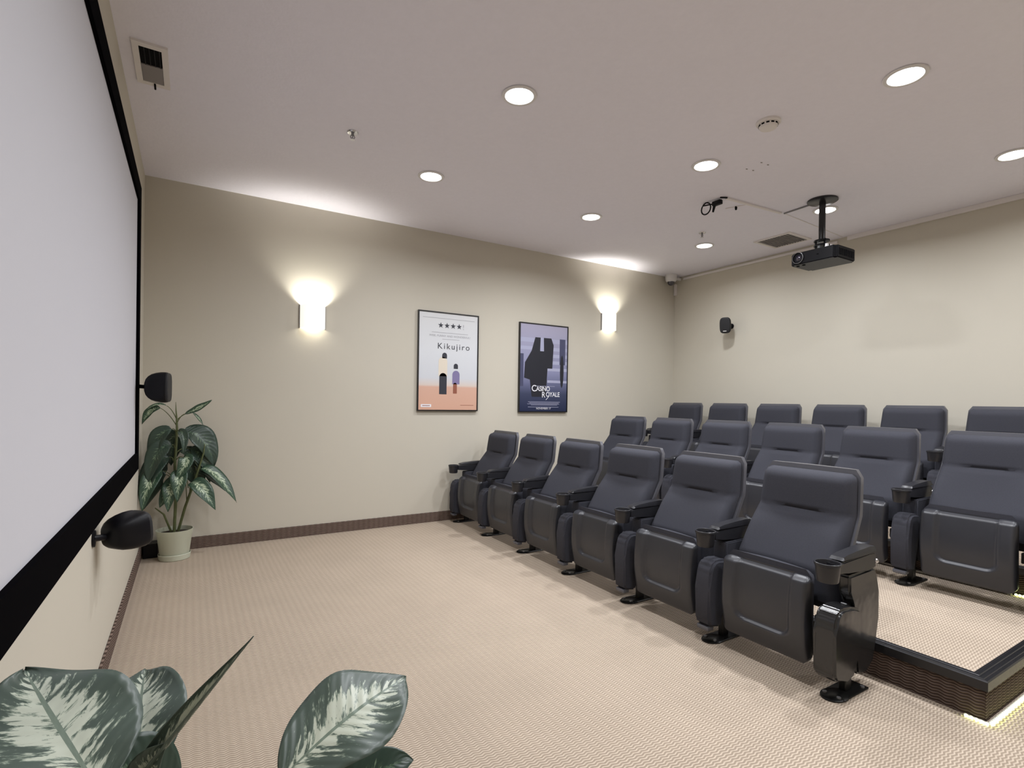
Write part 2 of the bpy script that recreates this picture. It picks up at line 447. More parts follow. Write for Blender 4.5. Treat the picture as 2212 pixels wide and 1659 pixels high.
# ------------------------------------------------------------------ projection screen
t = thing('projection_screen', 'large wall-mounted projection screen with a wide black border', 'screen', (0, 0, 0))
SY0, SY1, SZ0, SZ1 = -.93, -4.30, .800, 2.64
bm = new(); box(bm, .004, .028, SY1+.08, SY0-.08, SZ0+.07, SZ1-.07); obj('screen_fabric', bm, m_screen, t)
bm = new()
bw = .11
for (a0, a1, b0, b1) in ((SY1, SY0, SZ0, SZ0+bw), (SY1, SY0, SZ1-bw, SZ1), (SY0-bw, SY0, SZ0+bw, SZ1-bw), (SY1, SY1+bw, SZ0+bw, SZ1-bw)):
    box(bm, 0, .042, a0, a1, b0, b1)
bmesh.ops.remove_doubles(bm, verts=bm.verts[:], dist=1e-5)
obj('border_frame', bm, m_velvet, t)

# ------------------------------------------------------------------ downlights
LX, LY = (1.93, 3.56, 5.185), (-1.26, -2.573, -3.852)
def downlight(name='downlight'):
    t = thing(name, '', 'ceiling light')
    bm = new(); lathe(bm, [(.078, 0), (.099, 0), (.103, -.003), (.101, -.008), (.092, -.011), (.083, -.009), (.079, -.003), (.078, .0)], 0, 0, 36)
    obj('trim_ring', bm, m_white, t, True)
    bm = new(); lathe(bm, [(0, -.0105), (.04, -.0095), (.065, -.006), (.0785, -.001)], 0, 0, 32)
    obj('lens', bm, m_lens, t, True)
    ld = bpy.data.lights.new('lamp', 'AREA'); ld.shape = 'DISK'; ld.size = .15; ld.energy = DOWN_W; ld.color = DOWN_COL; ld.spread = math.radians(160)
    lo = bpy.data.objects.new('lamp', ld); COL.objects.link(lo); lo.parent = t; lo.location = (0, 0, -.014)
    return t
d0 = downlight(); first = True
DIM = [c for c in d0.children if c.type == 'LIGHT'][0].data.copy(); DIM.energy = DOWN_W*.56    # rows by the screen and back wall set weaker to balance wall and seat brightness
DIM0 = DIM.copy(); DIM0.energy = DOWN_W*.80
BRT = DIM.copy(); BRT.energy = DOWN_W*1.12
XN = ['first', 'second', 'third']
for i, x in enumerate(LX):
    for j, y in enumerate(LY):
        o = d0 if first else copy_tree(d0); first = False
        o.location = (x, y, H)
        [c for c in o.children if c.type == 'LIGHT'][0].data = (DIM0, BRT, DIM)[i]
        o['label'] = 'recessed ceiling light in the row %s, %s' % (['nearest the screen', 'over the front seats', 'nearest the back wall'][i], ['closest to the poster wall', 'second out from the poster wall', 'third out from the poster wall'][j])
        o['group'] = 'round recessed ceiling lights'
for i, x in enumerate(LX):      # added unseen row on the same grid, to lift the room's bounce light
    o = copy_tree(d0); o.location = (x, -5.14, H)
    [c for c in o.children if c.type == 'LIGHT'][0].data = (DIM0, BRT, DIM)[i]
    o['label'] = 'added unseen recessed ceiling light behind the camera, %s the screen' % ['nearest', 'midway from', 'farthest from'][i]; o['group'] = 'round recessed ceiling lights'

# ------------------------------------------------------------------ wall sconces
def sconce(x, z, label):
    t = thing('wall_sconce', label, 'wall lamp', (x, 0, z), 'half-round glass wall lamps')
    bm = new(); n = 20; hw, dp, h = .112, .095, .104; th = .005
    rings = []
    for k in range(n+1):
        a = PI*k/n
        c, s = math.cos(a), -math.sin(a)
        rings.append([bm.verts.new((hw*c, dp*s-.002, -h)), bm.verts.new((hw*c, dp*s-.002, h)),
                      bm.verts.new(((hw-th)*c, (dp-th)*s-.002, h)), bm.verts.new(((hw-th)*c, (dp-th)*s-.002, -h))])
    for a, b in zip(rings, rings[1:]):
        for q in range(4): bm.faces.new((a[q], a[(q+1) % 4], b[(q+1) % 4], b[q]))
    bm.faces.new(rings[0]); bm.faces.new(rings[-1][::-1])
    obj('glass_shade', bm, m_shade, t, True, 50)
    bm = new()
    for s in (-1, 1): box(bm, s*.113-.003, s*.113+.003, -.014, 0, -h-.004, h+.004, .001, 1)
    obj('side_bracket', bm, m_grey, t)
    bm = new(); box(bm, -.04, .04, -.012, 0, -.06, .06, .004, 2); obj('back_plate', bm, m_white, t)
    bm = new(); tube(bm, [(0, -.045, -.055), (0, -.045, -.02)], .014, 12); tube(bm, [(0, -.045, -.04), (0, -.01, -.04)], .008, 8); obj('socket', bm, m_white, t)
    for (zz, e, nm) in ((.032, SCONCE_UP, 'lamp'), (-.05, SCONCE_DN, 'lamp')):
        ld = bpy.data.lights.new(nm, 'SPOT' if e > 5 else 'POINT'); ld.energy = e; ld.color = SCONCE_COL; ld.shadow_soft_size = .03
        lo = bpy.data.objects.new(nm, ld); COL.objects.link(lo); lo.parent = t; lo.location = (0, -.058, zz)
        if e > 5: ld.spot_size = math.radians(125); ld.spot_blend = .9; lo.rotation_euler = (math.radians(180-14), 0, 0)   # bulb reflector throws upward, a little out into the room
    return t
sconce(1.288, 2.034, 'lit half-round wall lamp near the screen, left of the posters')
sconce(4.905, 2.318, 'lit half-round wall lamp right of the posters, above the seats')

# ------------------------------------------------------------------ posters
m_frame = mat('poster_frame_black', (.008, .007, .008), .35)
def flat(name, pts, m, parent, y):
    bm = new(); bm.faces.new([bm.verts.new((p[0], y, p[1])) for p in pts]); return obj(name, bm, m, parent)
def rect(x0, x1, z0, z1): return [(x0, z0), (x1, z0), (x1, z1), (x0, z1)]
def text(name, s, size, x, z, y, m, parent, align='CENTER', sx=1, space=1, shear=0, off=0):
    c = bpy.data.curves.new(name, 'FONT'); c.body = s; c.size = size; c.align_x = align; c.extrude = .0002; c.space_character = space; c.shear = shear; c.offset = off
    o = bpy.data.objects.new(name, c); COL.objects.link(o)
    bpy.context.view_layer.update()
    me = bpy.data.meshes.new_from_object(o); bpy.data.objects.remove(o)
    me.materials.clear(); me.materials.append(m)
    o = mesh_obj(name, me, parent); o.location = (x, y, z); o.rotation_euler = (PI/2, 0, 0); o.scale = (sx, 1, 1)
    return o
def grad_mat(name, stops, z0, z1, rough=.12):
    m = bpy.data.materials.new(name); m.use_nodes = True; nt = m.node_tree; b = nt.nodes['Principled BSDF']
    tc = nt.nodes.new('ShaderNodeTexCoord'); sp = nt.nodes.new('ShaderNodeSeparateXYZ'); nt.links.new(tc.outputs['Object'], sp.inputs[0])
    mr = nt.nodes.new('ShaderNodeMapRange'); mr.inputs[1].default_value = z0; mr.inputs[2].default_value = z1; nt.links.new(sp.outputs[2], mr.inputs[0])
    cr = nt.nodes.new('ShaderNodeValToRGB'); el = cr.color_ramp.elements
    el[0].position, el[0].color = stops[0][0], (*stops[0][1], 1); el[1].position, el[1].color = stops[-1][0], (*stops[-1][1], 1)
    for p, c in stops[1:-1]: e = el.new(p); e.color = (*c, 1)
    nt.links.new(mr.outputs[0], cr.inputs[0]); nt.links.new(cr.outputs[0], b.inputs['Base Color']); b.inputs['Roughness'].default_value = rough
    b.inputs['Specular IOR Level'].default_value = .15
    return m
def poster(x, z, label):
    t = thing('framed_poster', label, 'poster', (x, 0, z), 'framed film posters')
    hw, hh = .35, .522
    bm = new()
    for (a0, a1, b0, b1) in ((-hw, hw, -hh, -hh+.011), (-hw, hw, hh-.011, hh), (-hw, -hw+.011, -hh+.011, hh-.011), (hw-.011, hw, -hh+.011, hh-.011)):
        box(bm, a0, a1, -.030, -.004, b0, b1)
    bmesh.ops.remove_doubles(bm, verts=bm.verts[:], dist=1e-5)
    obj('frame', bm, m_frame, t)
    bm = new(); box(bm, -hw+.011, hw-.011, -.022, -.006, -hh+.011, hh-.011); obj('backing', bm, m_frame, t)
    return t
PX1, PX2, PZ = 2.668, 3.900, 1.690
t = poster(PX1, PZ, 'pale framed poster with four dark stars above peach ground')
m_art1 = grad_mat('pale_sky_and_sand_print', [(0, (.70, .42, .31)), (.235, (.70, .44, .34)), (.255, (.72, .62, .56)), (.33, (.66, .68, .72)), (.6, (.72, .74, .77)), (1, (.74, .75, .76))], -.51, .51)
art = flat('printed_sheet', rect(-.338, .338, -.51, .51), m_art1, t, -.0225)
ink = mat('dark_ink', (.03, .032, .045), .5); ink2 = mat('grey_ink', (.38, .38, .41), .5); cream = mat('cream_ink', (.78, .70, .58), .5)
viol = mat('violet_ink', (.22, .19, .36), .5); brown = mat('brown_ink', (.30, .10, .06), .5); whitei = mat('white_ink', (.85, .85, .9), .5)
def star(cx, cz, r):
    return [(cx+(r if k % 2 == 0 else r*.4)*math.sin(PI*k/5), cz+(r if k % 2 == 0 else r*.4)*math.cos(PI*k/5)) for k in range(10)]
def star_mesh(cx, cz, r, m, par, y):
    bm = new(); c = bm.verts.new((cx, y, cz)); p = [bm.verts.new((a, y, b)) for a, b in star(cx, cz, r)]
    for k in range(10): bm.faces.new((c, p[k], p[(k+1) % 10]))
    return obj('star', bm, m, par)
for k in range(4): star_mesh(-.098+.071*k, .382, .033, ink, art, -.0235)
text('lettering', '!', .075, .166, .355, -.0235, ink2, art)
text('lettering', 'WISE, FUNNY AND WONDERFUL!', .030, .012, .262, -.0235, ink2, art, sx=1.0, space=1.05)
text('lettering', 'Kikujiro', .088, .055, .135, -.0235, ink, art, space=1.25, sx=1.05)
for (x0, x1, z) in ((-.30, .30, .455), (-.20, .22, .305), (-.08, .12, .238)):
    flat('small_print_line', rect(x0, x1, z-.002, z+.002), ink2, art, -.0235)
# plain upright stand-in shapes in the colours of the print
def blob(x, z0, z1, w, m, n=10):
    r = w/2; return flat('printed_shape', [(x-r, z0), (x+r, z0)]+[(x+r*math.cos(PI*k/n), z1-r+r*math.sin(PI*k/n)) for k in range(n+1)], m, art, -.0235)
blob(-.065, -.345, -.12, .085, ink); blob(-.068, -.155, .05, .10, cream); blob(-.05, .035, .095, .055, ink)
blob(.075, -.335, -.22, .045, brown); blob(.085, -.235, -.09, .085, viol); blob(.082, -.07, -.015, .05, ink)
flat('logo_panel', rect(-.31, -.195, -.482, -.452), whitei, art, -.0235); flat('logo_bar', rect(-.295, -.21, -.470, -.463), brown, art, -.0242)
flat('small_print_line', rect(.14, .30, -.462, -.458), brown, art, -.0235)

t = poster(PX2, PZ-.011, 'dark blue framed poster with white lettering near its foot')
m_art2 = grad_mat('blue_print', [(0, (.028, .035, .075)), (.2, (.055, .065, .12)), (.30, (.13, .14, .24)), (.45, (.26, .27, .42)), (.75, (.36, .36, .50)), (1, (.42, .40, .52))], -.51, .51)
art = flat('printed_sheet', rect(-.338, .338, -.51, .51), m_art2, t, -.0225)
band = mat('pale_blue_ink', (.40, .41, .56), .5); band2 = mat('slate_ink', (.06, .065, .13), .5); inkb = mat('blue_black_ink', (.012, .013, .022), .5)
for z, hgt in ((.30, .05), (.21, .04), (.13, .04), (.05, .04), (-.03, .035), (-.17, .03)): flat('printed_band', rect(-.338 if z > .2 else .05, .338, z, z+hgt), band, art, -.0228)
flat('printed_band', rect(.225, .31, .05, .36), band2, art, -.0231); flat('printed_band', rect(-.338, -.29, -.22, .16), band2, art, -.0231)
flat('printed_shape', [(-.17, -.34), (.03, -.34), (.05, 0), (.12, .0), (.135, .28), (.10, .36), (-.13, .36), (-.18, .2), (-.27, .06), (-.28, -.12), (-.20, -.14)], inkb, art, -.0235)
blobz = [(.262+.028*math.cos(2*PI*k/12), -.03+.20*math.sin(2*PI*k/12)) for k in range(12)]; flat('printed_shape', blobz, inkb, art, -.0235)
flat('printed_shape', [(-.06, .20), (-.005, .20), (-.01, .36), (-.055, .36)], band, art, -.0238)
text('lettering', 'C', .105, -.175, -.275, -.0242, whitei, art, 'LEFT', .95, off=.001)
text('lettering', 'ASINO', .078, -.108, -.270, -.0242, whitei, art, 'LEFT', .88, .95, off=.001)
text('lettering', 'R', .095, -.03, -.345, -.0242, whitei, art, 'LEFT', .9, off=.001)
text('lettering', 'OYALE', .078, .03, -.335, -.0242, whitei, art, 'LEFT', .88, .95, off=.001)
text('lettering', '7', .075, .02, -.375, -.0242, whitei, art, 'LEFT', 1.2, shear=.4)
for z, a, b in ((-.212, -.12, .16), (-.400, -.22, .24), (-.412, -.20, .22), (-.424, -.23, .23), (-.436, -.18, .20), (-.460, -.22, .22)):
    flat('small_print_line', rect(a, b, z-.0022, z+.0022), band, art, -.0238)
text('lettering', 'NOVEMBER 17', .030, .0, -.487, -.0242, whitei, art, sx=1.1)

# ------------------------------------------------------------------ loudspeakers
def speaker(back, front, r_w, r_h, label, wallpt, logo=False, n=28):
    """rounded D-shaped cabinet tapering from the grille to the wall bracket"""
    back, front = Vector(back), Vector(front); ax = (front-back); Ln = ax.length; ax.normalize()
    side = ax.cross(Vector((0, 0, 1))).normalized(); upv = side.cross(ax)
    t = thing('wall_speaker', label, 'speaker', tuple(wallpt), 'small black wall speakers'); inv = -Vector(wallpt)
    def ring(bm, f, k):
        c = back+ax*(Ln*f)+inv; e = 2/3.6; out = []
        for q in range(n):
            a = 2*PI*q/n; ca, sa = math.cos(a), math.sin(a)
            out.append(bm.verts.new(c+side*(r_w*k*math.copysign(abs(ca)**e, ca))+upv*(r_h*k*math.copysign(abs(sa)**e, sa))))
        return out
    def loft(bm, seq, c0=True, c1=True):
        R = [ring(bm, f, k) for f, k in seq]
        for a, b in zip(R, R[1:]):
            for q in range(n): bm.faces.new((a[q], a[(q+1) % n], b[(q+1) % n], b[q]))
        if c0: bm.faces.new(R[0][::-1])
        if c1: bm.faces.new(R[-1])
    bm = new(); loft(bm, [(0, .12), (.02, .32), (.08, .54), (.18, .72), (.32, .86), (.5, .95), (.7, 1.0), (.86, 1.0), (.90, .985)])
    obj('cabinet', bm, m_black, t, True, 40)
    bm = new(); loft(bm, [(.905, .955), (.97, .95), (1.0, .90), (1.01, .8)]); g = obj('grille', bm, m_grille, t, True, 40)
    if logo:
        bm = new(); c = front+inv+ax*.003-upv*r_h*.72
        bmesh.ops.create_cube(bm, size=1, matrix=Matrix.Translation(c) @ Matrix((side, ax, upv)).transposed().to_4x4() @ Matrix.Diagonal((.04, .004, .009, 1)))
        obj('badge', bm, m_white, g)
    bm = new(); p0 = Vector((0, 0, 0)); p1 = back+inv+ax*.02
    tube(bm, [p0, p0.lerp(p1, .5), p1], .013, 10)
    nrm = Vector((1, 0, 0)) if wallpt[0] < 3 else Vector((-1, 0, 0))
    tube(bm, [p0, p0+nrm*.008], .034, 16)
    obj('bracket', bm, m_black, t, True, 40)
m_grille = mat('speaker_grille', (.010, .010, .012), .6, bump=(900, .6, .001))
speaker((.075, -1.04, 1.336), (.212, -1.06, 1.336), .080, .099, 'black wall speaker beside the upright edge of the screen', (0.0, -.87, 1.345))
speaker((.033, -2.47, .695), (.152, -2.37, .708), .074, .077, 'black wall speaker below the lower edge of the screen', (0.0, -2.51, .705))
speaker((6.05, -.93, 2.275), (5.955, -.965, 2.262), .066, .098, 'small black wall speaker high on the back wall', (6.137, -.93, 2.27), logo=True)

# ------------------------------------------------------------------ projector on its ceiling mount
t = thing('ceiling_projector', 'black video projector hanging from a ceiling pole', 'projector', (4.94, -2.70, H))
ox, oy, oz = 4.94, -2.70, H
bm = new(); lathe(bm, [(0, 0), (.118, 0), (.118, -.012), (.112, -.016), (.04, -.022), (0, -.022)], 0, .02, 36); obj('ceiling_plate', bm, m_nose, t, True)
bm = new(); tube(bm, [(0, .02, -.02), (0, .02, -.36)], .026, 20); obj('pole', bm, m_nose, t, True)
bm = new()
for z in (-.345, -.385, -.425): lathe(bm, [(0, z), (.06, z), (.062, z-.006), (.06, z-.012), (0, z-.012)], 0, .02, 24)
for a in range(3): tube(bm, [(.045*math.cos(a*2.1), .02+.045*math.sin(a*2.1), -.34), (.045*math.cos(a*2.1), .02+.045*math.sin(a*2.1), -.43)], .008, 8)
box(bm, -.09, .09, -.07, .11, -.447, -.437, .002, 1)
for sx, sy in ((-.08, -.06), (.08, -.06), (-.08, .1), (.08, .1)): tube(bm, [(sx, sy, -.442), (sx*1.2, sy*1.1, -.47)], .007, 8)
obj('mount_bracket', bm, m_black, t, True, 40)
bm = new()
for a in (-.6, 1.3): lathe(bm, [(0, -.392), (.017, -.392), (.017, -.418), (0, -.418)], .055*math.cos(a*1.6), .02-.055, 12)
obj('adjuster_knob', bm, m_chrome, t, True, 40)
X0, X1, Y0, Y1, ZB, ZT = 4.745-ox, 5.055-ox, -2.905-oy, -2.515-oy, 2.487-oz, 2.590-oz
bm = new(); box(bm, X0, X1, Y0, Y1, ZB, ZT)
bmesh.ops.bevel(bm, geom=[e for e in bm.edges if abs(e.verts[0].co.z-e.verts[1].co.z) > .05], offset=.022, segments=4, affect='EDGES')
bmesh.ops.bevel(bm, geom=[e for e in bm.edges if e.calc_face_angle(0) > 1.2], offset=.007, segments=2, affect='EDGES')
body = obj('body', bm, m_black, t, True, 40)
bm = new(); cy = Y1-.075; cz = (ZB+ZT)/2+.003
def xl(prof, n=28, cap=True):
    R = []
    for r, x in prof: R.append([bm.verts.new((x, cy+r*math.cos(2*PI*k/n), cz+r*math.sin(2*PI*k/n))) for k in range(n)])
    for a, b in zip(R, R[1:]):
        for k in range(n): bm.faces.new((a[k], a[(k+1) % n], b[(k+1) % n], b[k]))
    if cap: bm.faces.new(R[-1])
xl([(.047, X0+.01), (.047, X0-.010), (.043, X0-.012), (.038, X0-.004), (.032, X0+.006)], cap=False); obj('lens_barrel', bm, m_black, body, True, 30)
bm = new(); xl([(.0475, X0-.006), (.0475, X0-.011), (.0440, X0-.0125), (.044, X0-.006)], cap=False); obj('lens_ring', bm, m_grey, body, True, 30)
m_glass = mat('lens_glass', (.015, .012, .03), .05, spec=.9, coat=1)
bm = new(); xl([(.030, X0+.005), (.022, X0-.002), (.01, X0-.006), (.001, X0-.007)]); obj('lens_glass', bm, m_glass, body, True, 60)
for i in range(9):
    bm = new(); box(bm, X0+.035+i*.027, X0+.048+i*.027, Y0-.003, Y0+.002, ZB+.025, ZT-.025, .001, 1); obj('vent_slat', bm, m_dark, body)
bm = new(); box(bm, X0-.002, X0+.004, -.06, -.045, cz-.004, cz+.004); obj('sensor_window', bm, m_dark, body)
for yy in (cy-.02, cy+.03):
    bm = new(); lathe(bm, [(0, ZB+.001), (.014, ZB+.001), (.012, ZB-.004), (0, ZB-.004)], X0+.05, yy, 14); obj('foot', bm, m_dark, body)
# screws holes etc. stay tiny; cable to the ceiling
bm = new(); tube(bm, [(.09, .02, -.44), (.13, .06, -.42), (.10, .10, -.40), (.03, .06, -.43)], .006, 6); obj('cable', bm, m_grey, t, True)

# raceways and cables on the ceiling
def raceway(name, pts, wdt, hgt, m, label, cat='cable cover'):
    bm = new()
    for (x0, y0), (x1, y1) in zip(pts, pts[1:]):
        d = Vector((x1-x0, y1-y0, 0)); ln = d.length; a = math.atan2(d.y, d.x)
        box(bm, -.0, ln+wdt*.5, -wdt/2, wdt/2, -hgt, 0, .002, 1, Matrix.Translation((x0, y0, H)) @ Matrix.Rotation(a, 4, 'Z'))
    return tag(obj(name, bm, m, None), label, cat)
raceway('cable_raceway', [(4.21, -2.265), (4.907, -2.316)], .024, .014, m_offw, 'flat pale cable cover on the ceiling left of the projector')
raceway('cable_raceway', [(4.96, -2.322), (4.945, -2.565)], .012, .012, m_grey, 'short cable cover running from the bend to the projector plate')
raceway('cable_raceway', [(4.98, -2.318), (6.10, -2.262)], .008, .005, m_offw, 'thin pale cable run from the projector to the back wall')
def wallrace(y0, y1, z0, z1, dx, label):
    bm = new(); box(bm, L-dx, L, y0, y1, z0, z1, .003, 1); return tag(obj('cable_raceway', bm, m_offw), label, 'cable cover')
wallrace(-2.20, -.16, H-.052, H-.024, .018, 'thin pale cable cover along the top of the back wall, from the corner')
wallrace(-W+.1, -2.30, H-.045, H, .022, 'wide pale cable cover along the top of the back wall, right of the projector')
t = thing('loose_cable', 'black cable loop with a plug hanging from the ceiling left of the projector', 'cable', (4.18, -2.23, H))
bm = new(); lp = []
for k in range(15):
    a = PI*.5+2*PI*k/16; lp.append((-.02+.006*k/15, .135+.05*math.cos(a), -.055+.05*math.sin(a)))
tube(bm, [(-.01, .17, -.012)]+lp+[(0, .03, -.035), (0, -.01, -.018)], .006, 8); obj('loop', bm, m_black, t, True)
bm = new(); box(bm, -.02, .02, -.01, .075, -.052, -.014, .006, 2); tube(bm, [(0, .06, -.045), (.0, .075, -.10)], [.013, .008], 8); obj('plug', bm, m_black, t, True, 40)
bm = new(); tube(bm, [(-.02, -.01, -.003), (.02, -.055, -.012)], .007, 8); obj('clip', bm, m_black, t, True)
t = thing('ceiling_hook', 'tiny dark hook on the ceiling below the flat cable cover', 'hook', (4.46, -2.18, H))
bm = new(); tube(bm, [(0, 0, 0), (0, 0, -.03)], [.012, .008], 8); obj('peg', bm, m_dark, t)
bm = new(); tube(bm, [(-.04, .08, -.003), (.03, -.09, -.004)], .003, 6); obj('wire', bm, m_offw, t)

# ------------------------------------------------------------------ ceiling bits
def grille(x0, x1, y0, y1, label, fr, half):
    cx, cy = (x0+x1)/2, (y0+y1)/2
    t = thing('ceiling_vent', label, 'vent', (cx, cy, H)); a, b = (x1-x0)/2, (y1-y0)/2
    bm = new()
    for (p, q, r, s) in ((-a, a, -b, -b+fr), (-a, a, b-fr, b), (-a, -a+fr*.8, -b+fr, b-fr), (a-fr*.8, a, -b+fr, b-fr)): box(bm, p, q, r, s, -.012, 0)
    bmesh.ops.remove_doubles(bm, verts=bm.verts[:], dist=1e-5); obj('frame', bm, m_offw, t)
    A, B = a-fr*.8, b-fr
    if half:
        bm = new(); box(bm, -A, A, -B, 0, -.004, 0); obj('opening', bm, m_dark, t)
        bm = new(); box(bm, -A, A, .0, B, -.010, 0, .002, 1); obj('damper_plate', bm, m_ventgrey, t)
        for k in range(4):
            bm = new(); box(bm, -A+.02+k*.022, -A+.024+k*.022, -B, 0, -.009, -.004); obj('slat', bm, m_black, t)
        bm = new(); tube(bm, [(.005, B+.002, -.010), (.005, B+.045, -.022)], .005, 8); obj('lever', bm, m_dark, t)
    else:
        n = 12
        bm = new(); box(bm, -A, A, -B, B, -.003, 0); obj('mesh_back', bm, m_dark, t)
        for k in range(n):
            bm = new(); y = -B+(k+.5)*2*B/n; box(bm, -A, A, y-.007, y+.007, -.010, -.004, 0, 1, Matrix.Identity(4)); obj('slat', bm, m_ventgrey, t)
m_ventgrey = mat('vent_grey', (.26, .24, .235), .6)
grille(.058, .212, -1.945, -1.53, 'small cream ceiling vent by the screen wall, half of it open and dark', .035, True)
grille(5.50, 5.90, -2.055, -1.645, 'square grey ceiling vent near the back wall, left of the projector', .03, False)
t = thing('smoke_detector', 'round white smoke detector on the ceiling between the lights', 'smoke detector', (3.385, -3.18, H))
bm = new(); lathe(bm, [(0, 0), (.072, 0), (.072, -.012), (.066, -.018), (0, -.018)], 0, 0, 32); obj('base', bm, m_offw, t, True)
bm = new(); lathe(bm, [(.055, -.018), (.055, -.030), (.048, -.042), (.03, -.048), (0, -.049)], 0, 0, 32); obj('cover', bm, m_offw, t, True)
for k in range(12):
    a = 2*PI*k/12; bm = new(); box(bm, .0535, .0565, -.009, .009, -.030, -.021, 0, 1, Matrix.Rotation(a, 4, 'Z')); obj('sensor_slot', bm, m_dark, t)
def sprinkler(x, y, label):
    t = thing('fire_sprinkler', label, 'sprinkler', (x, y, H), 'ceiling sprinklers')
    bm = new(); lathe(bm, [(0, 0), (.030, 0), (.036, -.002), (.033, -.008), (.012, -.010), (0, -.010)], 0, 0, 24); obj('escutcheon', bm, m_chrome, t, True)
    bm = new(); tube(bm, [(0, 0, -.008), (0, 0, -.022)], .009, 10); tube(bm, [(0, 0, -.022), (0, 0, -.045)], .0035, 6)
    tube(bm, [(.009, 0, -.02), (.014, 0, -.033), (.004, 0, -.048)], .003, 6); tube(bm, [(-.009, 0, -.02), (-.014, 0, -.033), (-.004, 0, -.048)], .003, 6)
    obj('body', bm, m_grey, t, True)
    bm = new(); lathe(bm, [(0, -.048), (.016, -.049), (.016, -.051), (0, -.051)], 0, 0, 12); obj('deflector', bm, m_chrome, t, True)
sprinkler(1.228, -1.61, 'small fire sprinkler on the ceiling near the screen end')
sprinkler(4.80, -1.54, 'tiny fire sprinkler on the ceiling above the far recessed light, near the back')
for (x, y) in ((3.866, -2.697), (3.927, -2.709), (3.86, -2.821), (3.933, -2.825)):
    bm = new(); lathe(bm, [(0, -.0005), (.011, -.0005), (.009, -.002), (0, -.002)], x, y, 8, 1, .6); o = obj('screw_hole', bm, m_ventgrey, ceil)
for o in ceil.children: o.location = (0, 0, H)
t = thing('security_camera', 'white dome security camera in the corner above the seats', 'security camera', (5.93, -.115, H))
bm = new(); lathe(bm, [(0, 0), (.075, 0), (.078, -.01), (.078, -.055), (.070, -.085), (.058, -.098), (0, -.098)], 0, 0, 28); obj('housing', bm, m_white, t, True, 40)
bm = new(); bmesh.ops.create_uvsphere(bm, u_segments=20, v_segments=12, radius=.05, matrix=Matrix.Translation((0, 0, -.10))); obj('dome', bm, m_glass, t, True)
bm = new(); box(bm, .03, .19, -.012, .012, -.06, -.02, .004, 2); obj('arm', bm, m_white, t, True)
bm = new(); box(bm, L-.035, L, -.045, -.01, 2.80, 2.96, .004, 2); tag(obj('junction_box', bm, m_offw), 'slim pale cable box in the corner under the dome camera', 'junction box')

# ------------------------------------------------------------------ plants
def leaf_mat(name, dark, mid, pale, amt=.5):
    m = bpy.data.materials.new(name); m.use_nodes = True; nt = m.node_tree; b = nt.nodes['Principled BSDF']
    N = nt.nodes.new; Lk = nt.links.new
    def mth(op, a, b=None, c=None):
        n = N('ShaderNodeMath'); n.operation = op
        for i, x in enumerate((a, b, c)):
            if x is None: continue
            if isinstance(x, (int, float)): n.inputs[i].default_value = x
            else: Lk(x, n.inputs[i])
        return n.outputs[0]
    uv = N('ShaderNodeUVMap'); uv.uv_map = 'UVMap'; sp = N('ShaderNodeSeparateXYZ'); Lk(uv.outputs[0], sp.inputs[0])
    au = mth('ABSOLUTE', mth('MULTIPLY_ADD', sp.outputs[0], 2, -1)); v = sp.outputs[1]
    cmb = N('ShaderNodeCombineXYZ'); Lk(mth('MULTIPLY', mth('SUBTRACT', v, mth('MULTIPLY', au, .22)), 24), cmb.inputs[0])
    Lk(mth('MULTIPLY', sp.outputs[0], 5), cmb.inputs[1])
    nz = N('ShaderNodeTexNoise'); nz.inputs['Scale'].default_value = 1.0; nz.inputs['Detail'].default_value = 5; nz.inputs['Roughness'].default_value = .65; nz.inputs['Distortion'].default_value = .4
    Lk(cmb.outputs[0], nz.inputs['Vector'])
    # pale blotches: strong near the midrib, fading to the dark margin
    lim = mth('ADD', mth('MULTIPLY', au, .34), mth('MULTIPLY', mth('POWER', mth('ABSOLUTE', mth('SUBTRACT', v, .48)), 2.0), .6))
    k = mth('SUBTRACT', mth('ADD', nz.outputs['Fac'], amt-.5), lim)
    cr = N('ShaderNodeValToRGB'); e = cr.color_ramp.elements; e[0].position = .36; e[0].color = (*dark, 1); e[1].position = .46; e[1].color = (*pale, 1)
    q = e.new(.405); q.color = (*mid, 1)
    Lk(k, cr.inputs[0])
    rib = mth('LESS_THAN', au, .035)
    mx = N('ShaderNodeMix'); mx.data_type = 'RGBA'; Lk(rib, mx.inputs[0]); Lk(cr.outputs[0], mx.inputs[6]); mx.inputs[7].default_value = (*[c*1.0 for c in mid], 1)
    Lk(mx.outputs[2], b.inputs['Base Color']); b.inputs['Roughness'].default_value = .36; b.inputs['Specular IOR Level'].default_value = .5
    w = mth('SINE', mth('MULTIPLY', mth('SUBTRACT', v, mth('MULTIPLY', au, .22)), 75))
    bp = N('ShaderNodeBump'); bp.inputs['Strength'].default_value = .16; bp.inputs['Distance'].default_value = .002; Lk(w, bp.inputs['Height']); Lk(bp.outputs[0], b.inputs['Normal'])
    return m
m_leaf = leaf_mat('variegated_leaf', (.035, .075, .045), (.12, .20, .11), (.50, .58, .42))
m_leafn = leaf_mat('variegated_leaf_near', (.080, .112, .092), (.20, .26, .205), (.60, .65, .54), .55)
m_leafg = leaf_mat('green_leaf', (.035, .062, .045), (.07, .12, .07), (.22, .30, .20), .40)
